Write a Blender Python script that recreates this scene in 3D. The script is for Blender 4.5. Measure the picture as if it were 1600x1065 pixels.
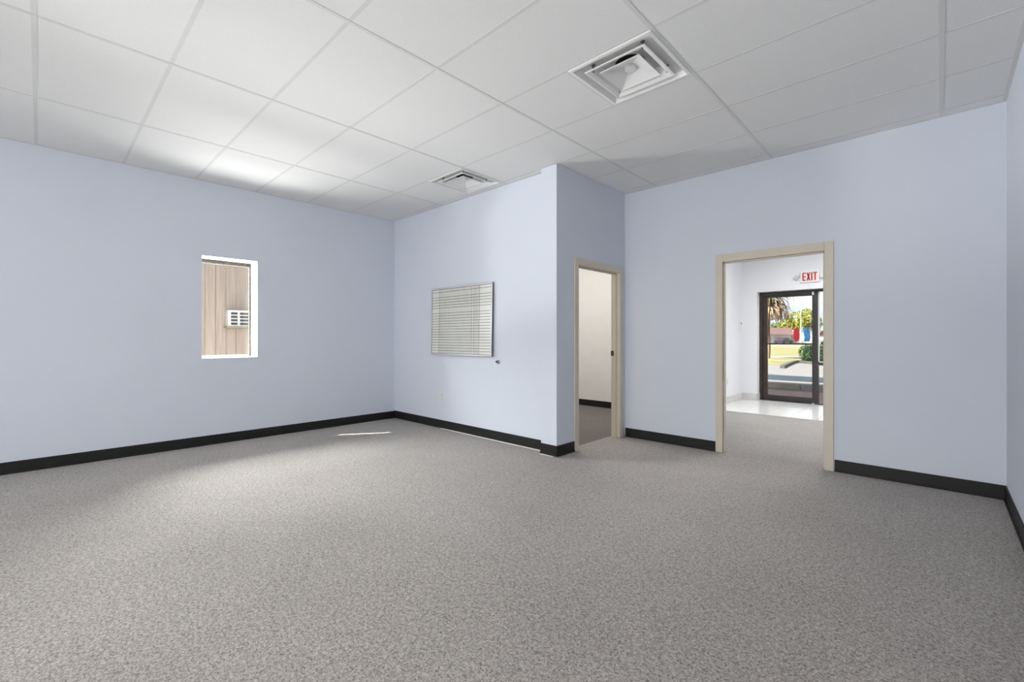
import bpy, math, random
from mathutils import Vector, Matrix

S = bpy.context.scene
for o in list(bpy.data.objects): bpy.data.objects.remove(o)
C = S.collection
random.seed(7)

# ------------------------------------------------------------------ camera
cam_d = bpy.data.cameras.new('camera'); cam = bpy.data.objects.new('camera', cam_d); C.objects.link(cam)
cam.location = (0, 0, 1.219)
cam.rotation_euler = (math.pi/2, 0, 0.7553)
cam_d.sensor_width = 36; cam_d.sensor_fit = 'HORIZONTAL'
cam_d.lens = 702.18/1600*36
cam_d.shift_x = -8/1600; cam_d.shift_y = -4.5/1600
cam_d.clip_start = 0.02; cam_d.clip_end = 600
S.camera = cam

# ------------------------------------------------------------------ view / world / sun / area lights
S.view_settings.view_transform = 'Standard'; S.view_settings.look = 'None'
S.view_settings.gamma = 1; S.view_settings.use_curve_mapping = False
S.view_settings.exposure = 0.08
S.cycles.use_denoising = True
S.cycles.use_light_tree = False
S.cycles.max_bounces = 10; S.cycles.diffuse_bounces = 7
S.cycles.transparent_max_bounces = 12
S.cycles.sample_clamp_indirect = 6
S.cycles.caustics_reflective = False; S.cycles.caustics_refractive = False

W = bpy.data.worlds.new('sky'); S.world = W; W.use_nodes = True
wn = W.node_tree.nodes; wl = W.node_tree.links
bg = wn['Background']; bg.inputs['Strength'].default_value = 1.05
tc = wn.new('ShaderNodeTexCoord'); mp = wn.new('ShaderNodeMapping'); mp.inputs['Scale'].default_value = (1, 1, 3.5)
nz = wn.new('ShaderNodeTexNoise'); nz.inputs['Scale'].default_value = 5; nz.inputs['Detail'].default_value = 6
cr = wn.new('ShaderNodeValToRGB')
cr.color_ramp.elements[0].position = 0.32; cr.color_ramp.elements[0].color = (0.66, 0.83, 0.98, 1)
cr.color_ramp.elements[1].position = 0.56; cr.color_ramp.elements[1].color = (1, 1, 1, 1)
wl.new(tc.outputs['Generated'], mp.inputs[0]); wl.new(mp.outputs[0], nz.inputs['Vector'])
wl.new(nz.outputs['Fac'], cr.inputs[0]); wl.new(cr.outputs[0], bg.inputs['Color'])

SUN_DIR = Vector((0.566, 0.82, -1.0))
sd = bpy.data.lights.new('sun', 'SUN'); sd.energy = 14; sd.angle = 0.009; sd.color = (1, 0.96, 0.9)
so = bpy.data.objects.new('sun', sd); C.objects.link(so); so.location = (-20, -20, 30)
so.rotation_euler = SUN_DIR.to_track_quat('-Z', 'Y').to_euler()

def area(name, loc, target, sx, sy, power, col=(1, 1, 1), spread=180):
    d = bpy.data.lights.new(name, 'AREA'); d.shape = 'RECTANGLE'; d.size = sx; d.size_y = sy
    d.energy = power; d.color = col; d.spread = math.radians(spread)
    o = bpy.data.objects.new(name, d); C.objects.link(o); o.location = loc
    o.rotation_euler = (Vector(target)-Vector(loc)).to_track_quat('-Z', 'Y').to_euler()
    return o
COOL = (0.97, 0.985, 1.0)
# daylight reaching the left windows: bright ground and open sky of the alley
area('daylight_alley_ground', (-8.7, 0.4, 0.42), (-6.09, 0.4, 0.80), 5.2, 0.74, 600, (1, 0.985, 0.96))
area('daylight_alley_near_ground', (-7.15, 0.3, 0.12), (-6.09, 0.3, 1.8), 7.0, 1.2, 1250, (1, 0.985, 0.96))
area('daylight_alley_far_ground', (-11.3, 0.6, 0.34), (-6.09, 0.6, 0.6), 8.0, 0.66, 3900, (1, 0.985, 0.96))
area('daylight_alley_sky', (-8.7, 0.4, 3.15), (-6.09, 0.4, 1.9), 5.2, 1.1, 2750, (1, 0.995, 0.985))
# added fill light outside the made-up rear windows behind the camera
area('rear_fill_light', (-1.8, -4.35, 1.35), (-1.8, -3.0, 1.38), 4.0, 1.5, 285, (1, 0.99, 0.975))
# daylight at the storefront, light fixtures of the lobby and of the side room
area('daylight_storefront', (-1.0, 10.35, 2.75), (-1.0, 8.2, 0.9), 3.0, 0.8, 55, (1, 0.995, 0.985))
area('lobby_ceiling_lamp', (-0.9, 7.6, 2.97), (-0.9, 7.6, 0), 1.8, 1.2, 92, (1, 0.99, 0.97))
area('side_room_ceiling_lamp', (-4.4, 5.2, 2.97), (-4.4, 5.4, 0), 1.2, 1.2, 50, (1, 0.975, 0.94))

# ------------------------------------------------------------------ materials
def new_mat(name):
    m = bpy.data.materials.new(name); m.use_nodes = True
    return m, m.node_tree.nodes, m.node_tree.links, m.node_tree.nodes['Principled BSDF']
def setp(b, rough=0.8, spec=0.3, metal=0.0):
    b.inputs['Roughness'].default_value = rough
    b.inputs['Specular IOR Level'].default_value = spec
    b.inputs['Metallic'].default_value = metal
def plain(name, col, rough=0.6, spec=0.3, metal=0.0, var=0.06, scale=6.0, bump=0.0, bscale=200.0):
    """solid colour with faint noise wear"""
    m, n, l, b = new_mat(name); setp(b, rough, spec, metal)
    t = n.new('ShaderNodeTexCoord'); z = n.new('ShaderNodeTexNoise'); z.inputs['Scale'].default_value = scale
    z.inputs['Detail'].default_value = 4
    r = n.new('ShaderNodeValToRGB')
    lo = tuple(c*(1-var) for c in col)+(1,); hi = tuple(min(1, c*(1+var)) for c in col)+(1,)
    r.color_ramp.elements[0].position = 0.3; r.color_ramp.elements[0].color = lo
    r.color_ramp.elements[1].position = 0.7; r.color_ramp.elements[1].color = hi
    l.new(t.outputs['Object'], z.inputs['Vector']); l.new(z.outputs['Fac'], r.inputs[0]); l.new(r.outputs[0], b.inputs['Base Color'])
    if bump:
        z2 = n.new('ShaderNodeTexNoise'); z2.inputs['Scale'].default_value = bscale; z2.inputs['Detail'].default_value = 3
        bp = n.new('ShaderNodeBump'); bp.inputs['Strength'].default_value = bump; bp.inputs['Distance'].default_value = 0.002
        l.new(t.outputs['Object'], z2.inputs['Vector']); l.new(z2.outputs['Fac'], bp.inputs['Height']); l.new(bp.outputs[0], b.inputs['Normal'])
    return m
def carpet(name, col, contrast=1.0):
    m, n, l, b = new_mat(name); setp(b, 0.95, 0.1)
    b.inputs['Sheen Weight'].default_value = 0.15
    t = n.new('ShaderNodeTexCoord')
    def noise(s, d, dist=0.0):
        z = n.new('ShaderNodeTexNoise'); z.inputs['Scale'].default_value = s; z.inputs['Detail'].default_value = d
        z.inputs['Distortion'].default_value = dist
        l.new(t.outputs['Object'], z.inputs['Vector']); return z
    fine = noise(135, 3.0, 1.2); loops = noise(60, 2, 0.6); big = noise(0.9, 3)
    vor = n.new('ShaderNodeTexVoronoi'); vor.inputs['Scale'].default_value = 120
    l.new(t.outputs['Object'], vor.inputs['Vector'])
    r = n.new('ShaderNodeValToRGB')
    k = contrast
    r.color_ramp.elements[0].position = 0.33; r.color_ramp.elements[0].color = tuple(c*(1-0.66*k) for c in col)+(1,)
    r.color_ramp.elements[1].position = 0.66; r.color_ramp.elements[1].color = tuple(c*(1+0.62*k) for c in col)+(1,)
    a = n.new('ShaderNodeMath'); a.operation = 'MULTIPLY_ADD'; a.inputs[1].default_value = 0.35; a.inputs[2].default_value = -0.175
    l.new(loops.outputs['Fac'], a.inputs[0])
    s = n.new('ShaderNodeMath'); s.operation = 'ADD'; l.new(fine.outputs['Fac'], s.inputs[0]); l.new(a.outputs[0], s.inputs[1])
    l.new(s.outputs[0], r.inputs[0])
    # worn, slightly paler patches
    r2 = n.new('ShaderNodeValToRGB')
    r2.color_ramp.elements[0].position = 0.35; r2.color_ramp.elements[0].color = (0.93, 0.925, 0.92, 1)
    r2.color_ramp.elements[1].position = 0.65; r2.color_ramp.elements[1].color = (1.06, 1.06, 1.055, 1)
    l.new(big.outputs['Fac'], r2.inputs[0])
    mx = n.new('ShaderNodeMix'); mx.data_type = 'RGBA'; mx.blend_type = 'MULTIPLY'; mx.inputs['Factor'].default_value = 1
    l.new(r.outputs[0], mx.inputs['A']); l.new(r2.outputs[0], mx.inputs['B']); l.new(mx.outputs['Result'], b.inputs['Base Color'])
    bp = n.new('ShaderNodeBump'); bp.inputs['Strength'].default_value = 0.6; bp.inputs['Distance'].default_value = 0.004
    l.new(s.outputs[0], bp.inputs['Height']); l.new(bp.outputs[0], b.inputs['Normal'])
    return m
def tile_mat(name, col):
    m, n, l, b = new_mat(name); setp(b, 0.95, 0.1)
    t = n.new('ShaderNodeTexCoord'); z = n.new('ShaderNodeTexNoise'); z.inputs['Scale'].default_value = 190; z.inputs['Detail'].default_value = 5
    r = n.new('ShaderNodeValToRGB')
    r.color_ramp.elements[0].position = 0.34; r.color_ramp.elements[0].color = tuple(c*0.90 for c in col)+(1,)
    r.color_ramp.elements[1].position = 0.5; r.color_ramp.elements[1].color = tuple(col)+(1,)
    l.new(t.outputs['Object'], z.inputs['Vector']); l.new(z.outputs['Fac'], r.inputs[0]); l.new(r.outputs[0], b.inputs['Base Color'])
    return m
def glass_mat():
    m = bpy.data.materials.new('clear_glass'); m.use_nodes = True; n = m.node_tree.nodes; l = m.node_tree.links
    n.remove(n['Principled BSDF']); out = n['Material Output']
    tr = n.new('ShaderNodeBsdfTransparent'); gl = n.new('ShaderNodeBsdfGlossy'); gl.inputs['Roughness'].default_value = 0.01
    lw = n.new('ShaderNodeLayerWeight'); lw.inputs['Blend'].default_value = 0.5
    pw = n.new('ShaderNodeMath'); pw.operation = 'POWER'; pw.inputs[1].default_value = 5
    fr = n.new('ShaderNodeMath'); fr.operation = 'MULTIPLY_ADD'; fr.inputs[1].default_value = 0.8; fr.inputs[2].default_value = 0.025
    l.new(lw.outputs['Facing'], pw.inputs[0]); l.new(pw.outputs[0], fr.inputs[0])
    tr.inputs['Color'].default_value = (0.97, 0.98, 0.98, 1)
    mx = n.new('ShaderNodeMixShader'); l.new(fr.outputs[0], mx.inputs[0]); l.new(tr.outputs[0], mx.inputs[1]); l.new(gl.outputs[0], mx.inputs[2])
    l.new(mx.outputs[0], out.inputs['Surface']); return m
def siding_mat():
    m, n, l, b = new_mat('tan_siding'); setp(b, 0.85, 0.2)
    t = n.new('ShaderNodeTexCoord'); mpg = n.new('ShaderNodeMapping'); mpg.inputs['Scale'].default_value = (1, 14, 0.8)
    z = n.new('ShaderNodeTexNoise'); z.inputs['Scale'].default_value = 1.6; z.inputs['Detail'].default_value = 6
    r = n.new('ShaderNodeValToRGB')
    r.color_ramp.elements[0].position = 0.3; r.color_ramp.elements[0].color = (0.34, 0.28, 0.24, 1)
    r.color_ramp.elements[1].position = 0.7; r.color_ramp.elements[1].color = (0.46, 0.39, 0.345, 1)
    l.new(t.outputs['Object'], mpg.inputs[0]); l.new(mpg.outputs[0], z.inputs['Vector']); l.new(z.outputs['Fac'], r.inputs[0])
    l.new(r.outputs[0], b.inputs['Base Color']); return m
def brick_mat():
    m, n, l, b = new_mat('brick_paving'); setp(b, 0.8, 0.2)
    t = n.new('ShaderNodeTexCoord'); br = n.new('ShaderNodeTexBrick'); br.inputs['Scale'].default_value = 1.0
    br.inputs['Brick Width'].default_value = 0.2; br.inputs['Row Height'].default_value = 0.1; br.inputs['Mortar Size'].default_value = 0.008
    br.inputs['Color1'].default_value = (0.20, 0.10, 0.09, 1); br.inputs['Color2'].default_value = (0.24, 0.17, 0.16, 1); br.inputs['Mortar'].default_value = (0.2, 0.18, 0.18, 1)
    l.new(t.outputs['Object'], br.inputs['Vector']); l.new(br.outputs['Color'], b.inputs['Base Color']); return m
def leaf_mat(name, c1, c2, trans=0.0):
    m, n, l, b = new_mat(name); setp(b, 0.7, 0.2)
    g = n.new('ShaderNodeNewGeometry'); r = n.new('ShaderNodeValToRGB')
    r.color_ramp.elements[0].color = tuple(c1)+(1,); r.color_ramp.elements[1].color = tuple(c2)+(1,)
    l.new(g.outputs['Random Per Island'], r.inputs[0]); l.new(r.outputs[0], b.inputs['Base Color']); return m

M = dict(
    wall=plain('pale_blue_wall_paint', (0.645, 0.678, 0.752), 0.75, 0.25, var=0.015, scale=1.2, bump=0.12, bscale=60),
    wall_side=plain('cream_wall_paint', (0.74, 0.72, 0.69), 0.8, 0.2, var=0.015),
    lobby=plain('lobby_wall_paint', (0.76, 0.77, 0.80), 0.7, 0.25, var=0.015, scale=1.2),
    tile=tile_mat('mineral_fibre_ceiling_tile', (0.80, 0.80, 0.79)),
    tee=plain('painted_steel_grid', (0.70, 0.70, 0.69), 0.95, 0.05, var=0.02),
    plenum=plain('dark_plenum', (0.08, 0.08, 0.08), 0.9),
    carpet=carpet('grey_loop_carpet', (0.345, 0.317, 0.296), 0.85),
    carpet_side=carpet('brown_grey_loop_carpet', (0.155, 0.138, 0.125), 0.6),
    carpet_lobby=carpet('lobby_loop_carpet', (0.33, 0.312, 0.298), 0.7),
    black=plain('black_vinyl', (0.009, 0.009, 0.0085), 0.5, 0.35, var=0.15),
    beige=plain('beige_enamel', (0.63, 0.565, 0.47), 0.45, 0.4, var=0.03),
    white=plain('white_enamel', (0.82, 0.82, 0.81), 0.4, 0.4, var=0.02),
    reveal=plain('white_reveal_paint', (0.86, 0.86, 0.86), 0.7, 0.2, var=0.02),
    offwhite=plain('off_white_strip', (0.75, 0.72, 0.66), 0.6, 0.3, var=0.05),
    duct=plain('galvanized_duct', (0.035, 0.035, 0.035), 0.7, 0.3, 0.2),
    bracket=plain('grey_bracket_steel', (0.18, 0.18, 0.17), 0.5, 0.4, 0.5),
    board=plain('cream_whiteboard_surface', (0.74, 0.74, 0.69), 0.25, 0.5, var=0.03),
    alu=plain('brushed_aluminium', (0.72, 0.72, 0.73), 0.35, 0.5, 0.6, var=0.04),
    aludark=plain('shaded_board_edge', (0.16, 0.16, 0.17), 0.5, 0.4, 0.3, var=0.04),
    ink=plain('grid_line_ink', (0.10, 0.10, 0.095), 0.6, 0.2),
    chrome=plain('dull_chrome', (0.35, 0.35, 0.35), 0.3, 0.5, 0.9),
    brass=plain('dark_brass', (0.07, 0.055, 0.03), 0.4, 0.5, 0.6),
    plate=plain('ivory_plastic', (0.72, 0.72, 0.72), 0.4, 0.4, var=0.02),
    slot=plain('dark_slot', (0.05, 0.05, 0.05), 0.6),
    bronze=plain('dark_bronze_aluminium', (0.045, 0.042, 0.040), 0.4, 0.45, 0.3, var=0.2, scale=3),
    bronze_reflect=plain('brick_reflection_bronze', (0.055, 0.035, 0.028), 0.45, 0.4, 0.2, var=0.3, scale=5),
    gasket=plain('weathered_gasket', (0.06, 0.055, 0.05), 0.9, 0.1, var=0.5, scale=30),
    glass=glass_mat(),
    redletter=plain('red_letter_plastic', (0.33, 0.015, 0.025), 0.5, 0.3, var=0.05),
    porcelain=plain('glazed_white_tile', (0.84, 0.84, 0.83), 0.12, 0.5, var=0.02),
    grout=plain('grey_grout', (0.38, 0.37, 0.36), 0.9, 0.1),
    base_tile=plain('pale_base_tile', (0.62, 0.61, 0.60), 0.4, 0.4, var=0.04),
    siding=siding_mat(), brick=brick_mat(),
    asphalt=plain('shaded_asphalt', (0.093, 0.093, 0.096), 0.9, 0.2, var=0.15, scale=3),
    darkband=plain('blue_grey_ground', (0.037, 0.05, 0.067), 0.8, 0.2, var=0.2, scale=3),
    concrete=plain('sunlit_concrete', (0.205, 0.198, 0.195), 0.9, 0.2, var=0.07, scale=1.5),
    curb=plain('curb_concrete', (0.099, 0.093, 0.081), 0.9, 0.2, var=0.2, scale=4),
    grass=plain('dry_grass', (0.225, 0.215, 0.105), 0.95, 0.1, var=0.22, scale=0.6),
    path=plain('pale_road', (0.26, 0.236, 0.192), 0.9, 0.1, var=0.08, scale=0.4),
    mulch=plain('bark_mulch', (0.128, 0.072, 0.056), 0.95, 0.1, var=0.35, scale=9),
    dirt=plain('alley_ground', (0.13, 0.125, 0.115), 0.95, 0.1, var=0.1),
    trunk=plain('palm_trunk', (0.124, 0.074, 0.053), 0.9, 0.1, var=0.3, scale=12),
    frond=leaf_mat('dead_palm_frond', (0.132, 0.056, 0.033), (0.396, 0.297, 0.178)),
    yellow=leaf_mat('yellow_green_leaves', (0.125, 0.158, 0.013), (0.409, 0.383, 0.066)),
    green=leaf_mat('green_leaves', (0.066, 0.112, 0.013), (0.277, 0.317, 0.066)),
    haze=leaf_mat('hazed_leaves', (0.224, 0.264, 0.264), (0.436, 0.475, 0.475)),  # distance haze put into the leaf colours
    hedge=leaf_mat('hedge_leaves', (0.012, 0.046, 0.01), (0.086, 0.172, 0.046)),
    bark=plain('bark', (0.12, 0.09, 0.06), 0.9, 0.1),
    pinkroof=plain('pink_fascia', (0.40, 0.25, 0.24), 0.8, 0.2, var=0.08, scale=0.3),
    palewall=plain('pale_store_wall', (0.45, 0.44, 0.45), 0.8, 0.2, var=0.08, scale=0.3),
    redcloth=plain('red_banner', (0.31, 0.012, 0.022), 0.7, 0.2, var=0.15, scale=1),
    bluecloth=plain('blue_banner', (0.043, 0.149, 0.31), 0.7, 0.2, var=0.5, scale=1.5),
    darkpole=plain('dark_banner_pole', (0.03, 0.035, 0.06), 0.6),
    whitepole=plain('white_pole', (0.496, 0.496, 0.459), 0.5),
    carwhite=plain('white_car_paint', (0.465, 0.465, 0.465), 0.3, 0.5),
    carred=plain('dark_red_car_paint', (0.035, 0.022, 0.035), 0.3, 0.5),
    carglass=plain('tinted_car_glass', (0.03, 0.035, 0.045), 0.15, 0.6),
    rubber=plain('rubber_tyre', (0.02, 0.02, 0.02), 0.8),
    darkroof=plain('dark_red_roof', (0.074, 0.028, 0.028), 0.8, 0.2),
    absorber=plain('dark_light_absorber', (0.04, 0.038, 0.036), 0.9, 0.1),
    stucco=plain('exterior_stucco', (0.341, 0.329, 0.31), 0.9, 0.1),
)

# ------------------------------------------------------------------ mesh helpers
class B:
    def __init__(s): s.v = []; s.f = []; s.mi = []
    def add(s, vs, fs, mi=0):
        k = len(s.v); s.v += [tuple(v) for v in vs]; s.f += [tuple(k+i for i in f) for f in fs]; s.mi += [mi]*len(fs); return s
    def box(s, x0, x1, y0, y1, z0, z1, mi=0):
        if x0 > x1: x0, x1 = x1, x0
        if y0 > y1: y0, y1 = y1, y0
        if z0 > z1: z0, z1 = z1, z0
        v = [(x0,y0,z0),(x1,y0,z0),(x1,y1,z0),(x0,y1,z0),(x0,y0,z1),(x1,y0,z1),(x1,y1,z1),(x0,y1,z1)]
        return s.add(v, [(0,3,2,1),(4,5,6,7),(0,1,5,4),(1,2,6,5),(2,3,7,6),(3,0,4,7)], mi)
    def tube(s, p0, p1, r0, r1=None, n=16, cap=True):
        r1 = r0 if r1 is None else r1
        p0 = Vector(p0); p1 = Vector(p1); d = (p1-p0).normalized()
        a = d.orthogonal().normalized(); b = d.cross(a)
        vs = []
        for p, r in ((p0, r0), (p1, r1)):
            for i in range(n):
                t = 2*math.pi*i/n; vs.append(p+a*math.cos(t)*r+b*math.sin(t)*r)
        fs = [(i, (i+1) % n, n+(i+1) % n, n+i) for i in range(n)]
        if cap: fs += [tuple(reversed(range(n))), tuple(range(n, 2*n))]
        return s.add(vs, fs)
    def prism(s, pts, z0, z1):
        n = len(pts)
        vs = [(x, y, z0) for x, y in pts]+[(x, y, z1) for x, y in pts]
        return s.add(vs, [tuple(reversed(range(n))), tuple(range(n, 2*n))]+[(i, (i+1) % n, n+(i+1) % n, n+i) for i in range(n)])
    def build(s, name, mat, parent=None, bevel=0.0, smooth=False):
        off = Vector(parent.location) if parent else Vector((0, 0, 0))
        if parent and parent.parent: off += Vector(parent.parent.location)
        me = bpy.data.meshes.new(name)
        me.from_pydata([tuple(Vector(v)-off) for v in s.v], [], s.f)
        for m in (mat if isinstance(mat, (list, tuple)) else [mat]): me.materials.append(m)
        me.polygons.foreach_set('material_index', s.mi)
        if smooth: me.polygons.foreach_set('use_smooth', [True]*len(s.f))
        me.update()
        o = bpy.data.objects.new(name, me); C.objects.link(o)
        if parent: o.parent = parent
        if bevel:
            b = o.modifiers.new('bevel', 'BEVEL'); b.width = bevel; b.segments = 2; b.limit_method = 'ANGLE'
        return o
def struct(o, label=None):
    o['kind'] = 'structure'
    if label: o['label'] = label
    return o
def thing(name, loc, label, cat, group=None):
    o = bpy.data.objects.new(name, None); C.objects.link(o); o.location = loc; o.empty_display_size = 0.1
    o['label'] = label; o['category'] = cat
    if group: o['group'] = group
    return o
def tag(o, label, cat, group=None):
    o['label'] = label; o['category'] = cat
    if group: o['group'] = group
    return o
def sempty(name, loc, label=None):
    o = bpy.data.objects.new(name, None); C.objects.link(o); o.location = loc; o['kind'] = 'structure'
    if label: o['label'] = label
    return o
def wall(name, mat, axis, a0, a1, z0, z1, t0, t1, holes=(), label=None):
    """wall slab running along `axis` from a0..a1, thickness t0..t1 across it, with rectangular holes (a,b,z,z)"""
    A = sorted({a0, a1, *[h[0] for h in holes], *[h[1] for h in holes]})
    Z = sorted({z0, z1, *[h[2] for h in holes], *[h[3] for h in holes]})
    A = [a for a in A if a0 <= a <= a1]; Z = [z for z in Z if z0 <= z <= z1]
    def solid(i, j):
        if i < 0 or j < 0 or i >= len(A)-1 or j >= len(Z)-1: return False
        am, zm = (A[i]+A[i+1])/2, (Z[j]+Z[j+1])/2
        return not any(h[0] < am < h[1] and h[2] < zm < h[3] for h in holes)
    b = B()
    P = (lambda a, t, z: (a, t, z)) if axis == 'x' else (lambda a, t, z: (t, a, z))
    for i in range(len(A)-1):
        for j in range(len(Z)-1):
            if not solid(i, j): continue
            p, q, u, v = A[i], A[i+1], Z[j], Z[j+1]
            b.add([P(p,t0,u),P(q,t0,u),P(q,t0,v),P(p,t0,v)], [(0,1,2,3)])
            b.add([P(p,t1,u),P(q,t1,u),P(q,t1,v),P(p,t1,v)], [(3,2,1,0)])
            if not solid(i-1, j): b.add([P(p,t0,u),P(p,t0,v),P(p,t1,v),P(p,t1,u)], [(0,1,2,3)])
            if not solid(i+1, j): b.add([P(q,t0,u),P(q,t0,v),P(q,t1,v),P(q,t1,u)], [(3,2,1,0)])
            if not solid(i, j-1): b.add([P(p,t0,u),P(q,t0,u),P(q,t1,u),P(p,t1,u)], [(3,2,1,0)])
            if not solid(i, j+1): b.add([P(p,t0,v),P(q,t0,v),P(q,t1,v),P(p,t1,v)], [(0,1,2,3)])
    return struct(b.build(name, mat), label)

# ------------------------------------------------------------------ dimensions (metres; camera stands at x=0, y=0)
XL, YW, XD, YB, XR = -6.09, 3.725, -2.859, 4.993, 0.364
HC, YR = 3.004, -3.7                       # ceiling height, rear wall
TOP = 3.2
# floors
struct(B().box(XL-0.3, XR+0.2, YR-0.2, YW+0.06, -0.1, 0).box(XD-0.125, XR+0.2, YW+0.06, YB+0.06, -0.1, 0).build('floor', M['carpet']), 'grey speckled loop carpet')
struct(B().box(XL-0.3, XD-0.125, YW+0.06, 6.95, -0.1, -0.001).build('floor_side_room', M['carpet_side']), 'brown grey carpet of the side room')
struct(B().box(XD-0.125, 3.1, YB+0.06, 7.915, -0.1, -0.001).build('floor_lobby', M['carpet_lobby']), 'paler lobby carpet')
struct(B().box(XD-0.125, 3.1, 7.915, 9.95, -0.1, -0.006).build('floor_lobby_grout', M['grout']))
tb = B(); px = 0.3550
for i in range(-3, 16):
    for j in range(0, 6):
        x0, y0 = -2.05+i*px, 7.925+j*px
        xa, xb, ya, yb = max(x0, -2.873), min(x0+px-0.007, 3.0), y0, min(y0+px-0.003, 9.92)
        if xb > xa and yb > ya: tb.box(xa, xb, ya, yb, -0.008, 0.0)
struct(tb.build('floor_lobby_tile', M['porcelain']), 'glossy white floor tile at the entrance')

# walls
WIN1 = (1.255, 1.83, 0.978, 2.160)
WIN2 = (-3.10, -2.52, 0.978, 2.160)
WT = 0.30
wall('wall_left', M['wall'], 'y', YR-0.2, 7.0, -0.1, TOP, XL-WT, XL, [WIN1, WIN2], 'pale blue left wall with the small window')
wall('wall_center', M['wall'], 'x', XL, XD-0.20, 0, TOP, YW+0.12, YW, label='pale blue wall carrying the planning board')
struct(B().box(XD-0.206, XD, 3.625, YW+0.12, 0, TOP).build('wall_pilaster', M['wall']), 'white-blue end pilaster beside the side room door')
D1 = (3.985, 4.870, -1, 2.018)
wall('wall_side_door', M['wall'], 'y', YW+0.12, YB, 0, TOP, XD-0.10, XD, [D1], 'shaded pale blue wall with the narrow doorway')
D2 = (-1.705, -0.765, -1, 2.042)
wall('wall_front', M['wall'], 'x', XD-0.12, 3.1, 0, TOP, YB, YB+0.08, [D2], 'pale blue wall with the wide doorway to the lobby')
wall('wall_right', M['wall'], 'y', YR, YB, 0, TOP, XR, XR+0.12, label='pale blue wall at the right edge')
FILL_WIN = [(-3.6, -1.95, 0.5, 2.4), (-1.65, 0.0, 0.5, 2.4)]  # unseen rear windows, added to carry the fill light
wall('wall_back', M['wall'], 'x', XL, XR+0.12, 0, TOP, YR-0.2, YR, FILL_WIN)
struct(B().box(XL-WT-0.02, XL-WT-0.001, YR-0.2, WIN2[0], -0.1, TOP).box(XL-WT-0.02, XL-WT-0.001, WIN2[1], WIN1[0], -0.1, TOP).box(XL-WT-0.02, XL-WT-0.001, WIN1[1], 7.0, -0.1, TOP).build('wall_left_absorber', M['absorber']))  # added unseen dark sheet, soaks up lamp bounce towards the neighbour's siding
# side room
wall('wall_side_room_back', M['wall_side'], 'x', XL, XD-0.12, 0, TOP, 6.80, 6.92, label='cream white wall of the side room')
struct(B().box(XD-0.114, XD-0.101, 5.12, 6.80, 0, TOP).build('wall_side_room_right', M['wall_side']))
struct(B().box(XL, XD-0.21, YW+0.121, YW+0.13, 0, TOP).build('wall_side_room_near', M['wall_side']))
struct(B().box(XL, XL+0.01, YW+0.13, 6.80, 0, TOP).build('wall_side_room_left', M['wall_side']))
# lobby
XLL = -2.873
wall('wall_lobby_left', M['lobby'], 'y', YB+0.08, 9.95, -0.1, TOP, XLL-0.11, XLL, label='white lobby wall on the left')
STO = (-2.612, 2.4, -1, 2.118)
wall('wall_lobby_front', M['lobby'], 'x', XLL, 3.1, -0.1, TOP, 9.60, 9.95, [STO], 'lobby wall above and beside the glass entrance')
wall('wall_lobby_right', M['lobby'], 'y', YB+0.08, 9.6, 0, TOP, 3.0, 3.1)
# ceilings of the other rooms and the roof
struct(B().box(XLL, 3.0, YB+0.08, 9.6, HC, HC+0.05).build('ceiling_lobby', M['tile']))
struct(B().box(XL+0.01, XD-0.13, YW+0.13, 6.8, HC, HC+0.05).build('ceiling_side_room', M['tile']))
struct(B().box(-6.99, 3.5, YR-0.8, 9.96, TOP, TOP+0.2).box(-7.0, 5.5, 9.96, 12.5, 3.05, 3.4).build('roof', M['stucco']), 'roof with eaves and front canopy')

# ------------------------------------------------------------------ suspended ceiling: tiles and grid
OX, OY, PX, PY = -3.651, -0.023, 1.2192, 0.6096
xs = [OX+i*PX for i in range(-1, 4) if XL < OX+i*PX < XR]
ys = [OY+j*PY for j in range(-8, 9) if YR < OY+j*PY < YB]
XE = [XL]+xs+[XR]; YE = [YR]+ys+[YB]
DIFF1 = (xs[3]-0.6096, ys[ys.index(min(ys, key=lambda y: abs(y-2.415)))])   # lower corner of each diffuser
DIFF2 = (xs[1]-0.6096, min(ys, key=lambda y: abs(y-3.025)))
ct = B(); rnd = random.Random(3)
TZ = HC+0.0012
def add_tile(x0, x1, y0, y1):
    g = 0.004
    dz = [rnd.uniform(0, 0.0006) for _ in range(4)]
    x0 += g; x1 -= g; y0 += g; y1 -= g
    t = TZ+0.016
    v = [(x0,y0,TZ+dz[0]),(x1,y0,TZ+dz[1]),(x1,y1,TZ+dz[2]),(x0,y1,TZ+dz[3]),(x0,y0,t),(x1,y0,t),(x1,y1,t),(x0,y1,t)]
    ct.add(v, [(0,3,2,1),(4,5,6,7),(0,1,5,4),(1,2,6,5),(2,3,7,6),(3,0,4,7)])
inset = []      # split cells with a diffuser: extra cross tee
for i in range(len(XE)-1):
    for j in range(len(YE)-1):
        x0, x1, y0, y1 = XE[i], XE[i+1], YE[j], YE[j+1]
        # cut to the room outline: cells beyond the planning-board wall and beyond the pilaster wall
        if y0 >= YW and x1 <= XD: continue
        hit = None
        for D in (DIFF1, DIFF2):
            if abs(D[1]-y0) < 0.02 and x0-0.01 < D[0] < x1-0.05: hit = D
        if hit:
            add_tile(x0, hit[0], y0, y1); inset.append((hit[0], y0, y1)); continue
        if y1 > YW+0.01 and x0 < XD < x1 and y0 < YW:
            add_tile(x0, XD-0.21, y0, YW); add_tile(XD, x1, y0, y1); continue
        if y1 > YW+0.01 and x1 <= XD+0.01 and y0 < YW: y1 = YW
        if y0 >= YW and x0 < XD < x1: x0 = XD
        add_tile(x0, x1, y0, y1)
struct(ct.build('ceiling', M['tile']), 'suspended ceiling of white speckled tiles')
struct(B().box(XL, XR, YR, YW, HC+0.184, HC+0.19).box(XD, XR, YW, YB, HC+0.184, HC+0.19).build('ceiling_plenum', M['plenum']))
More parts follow.
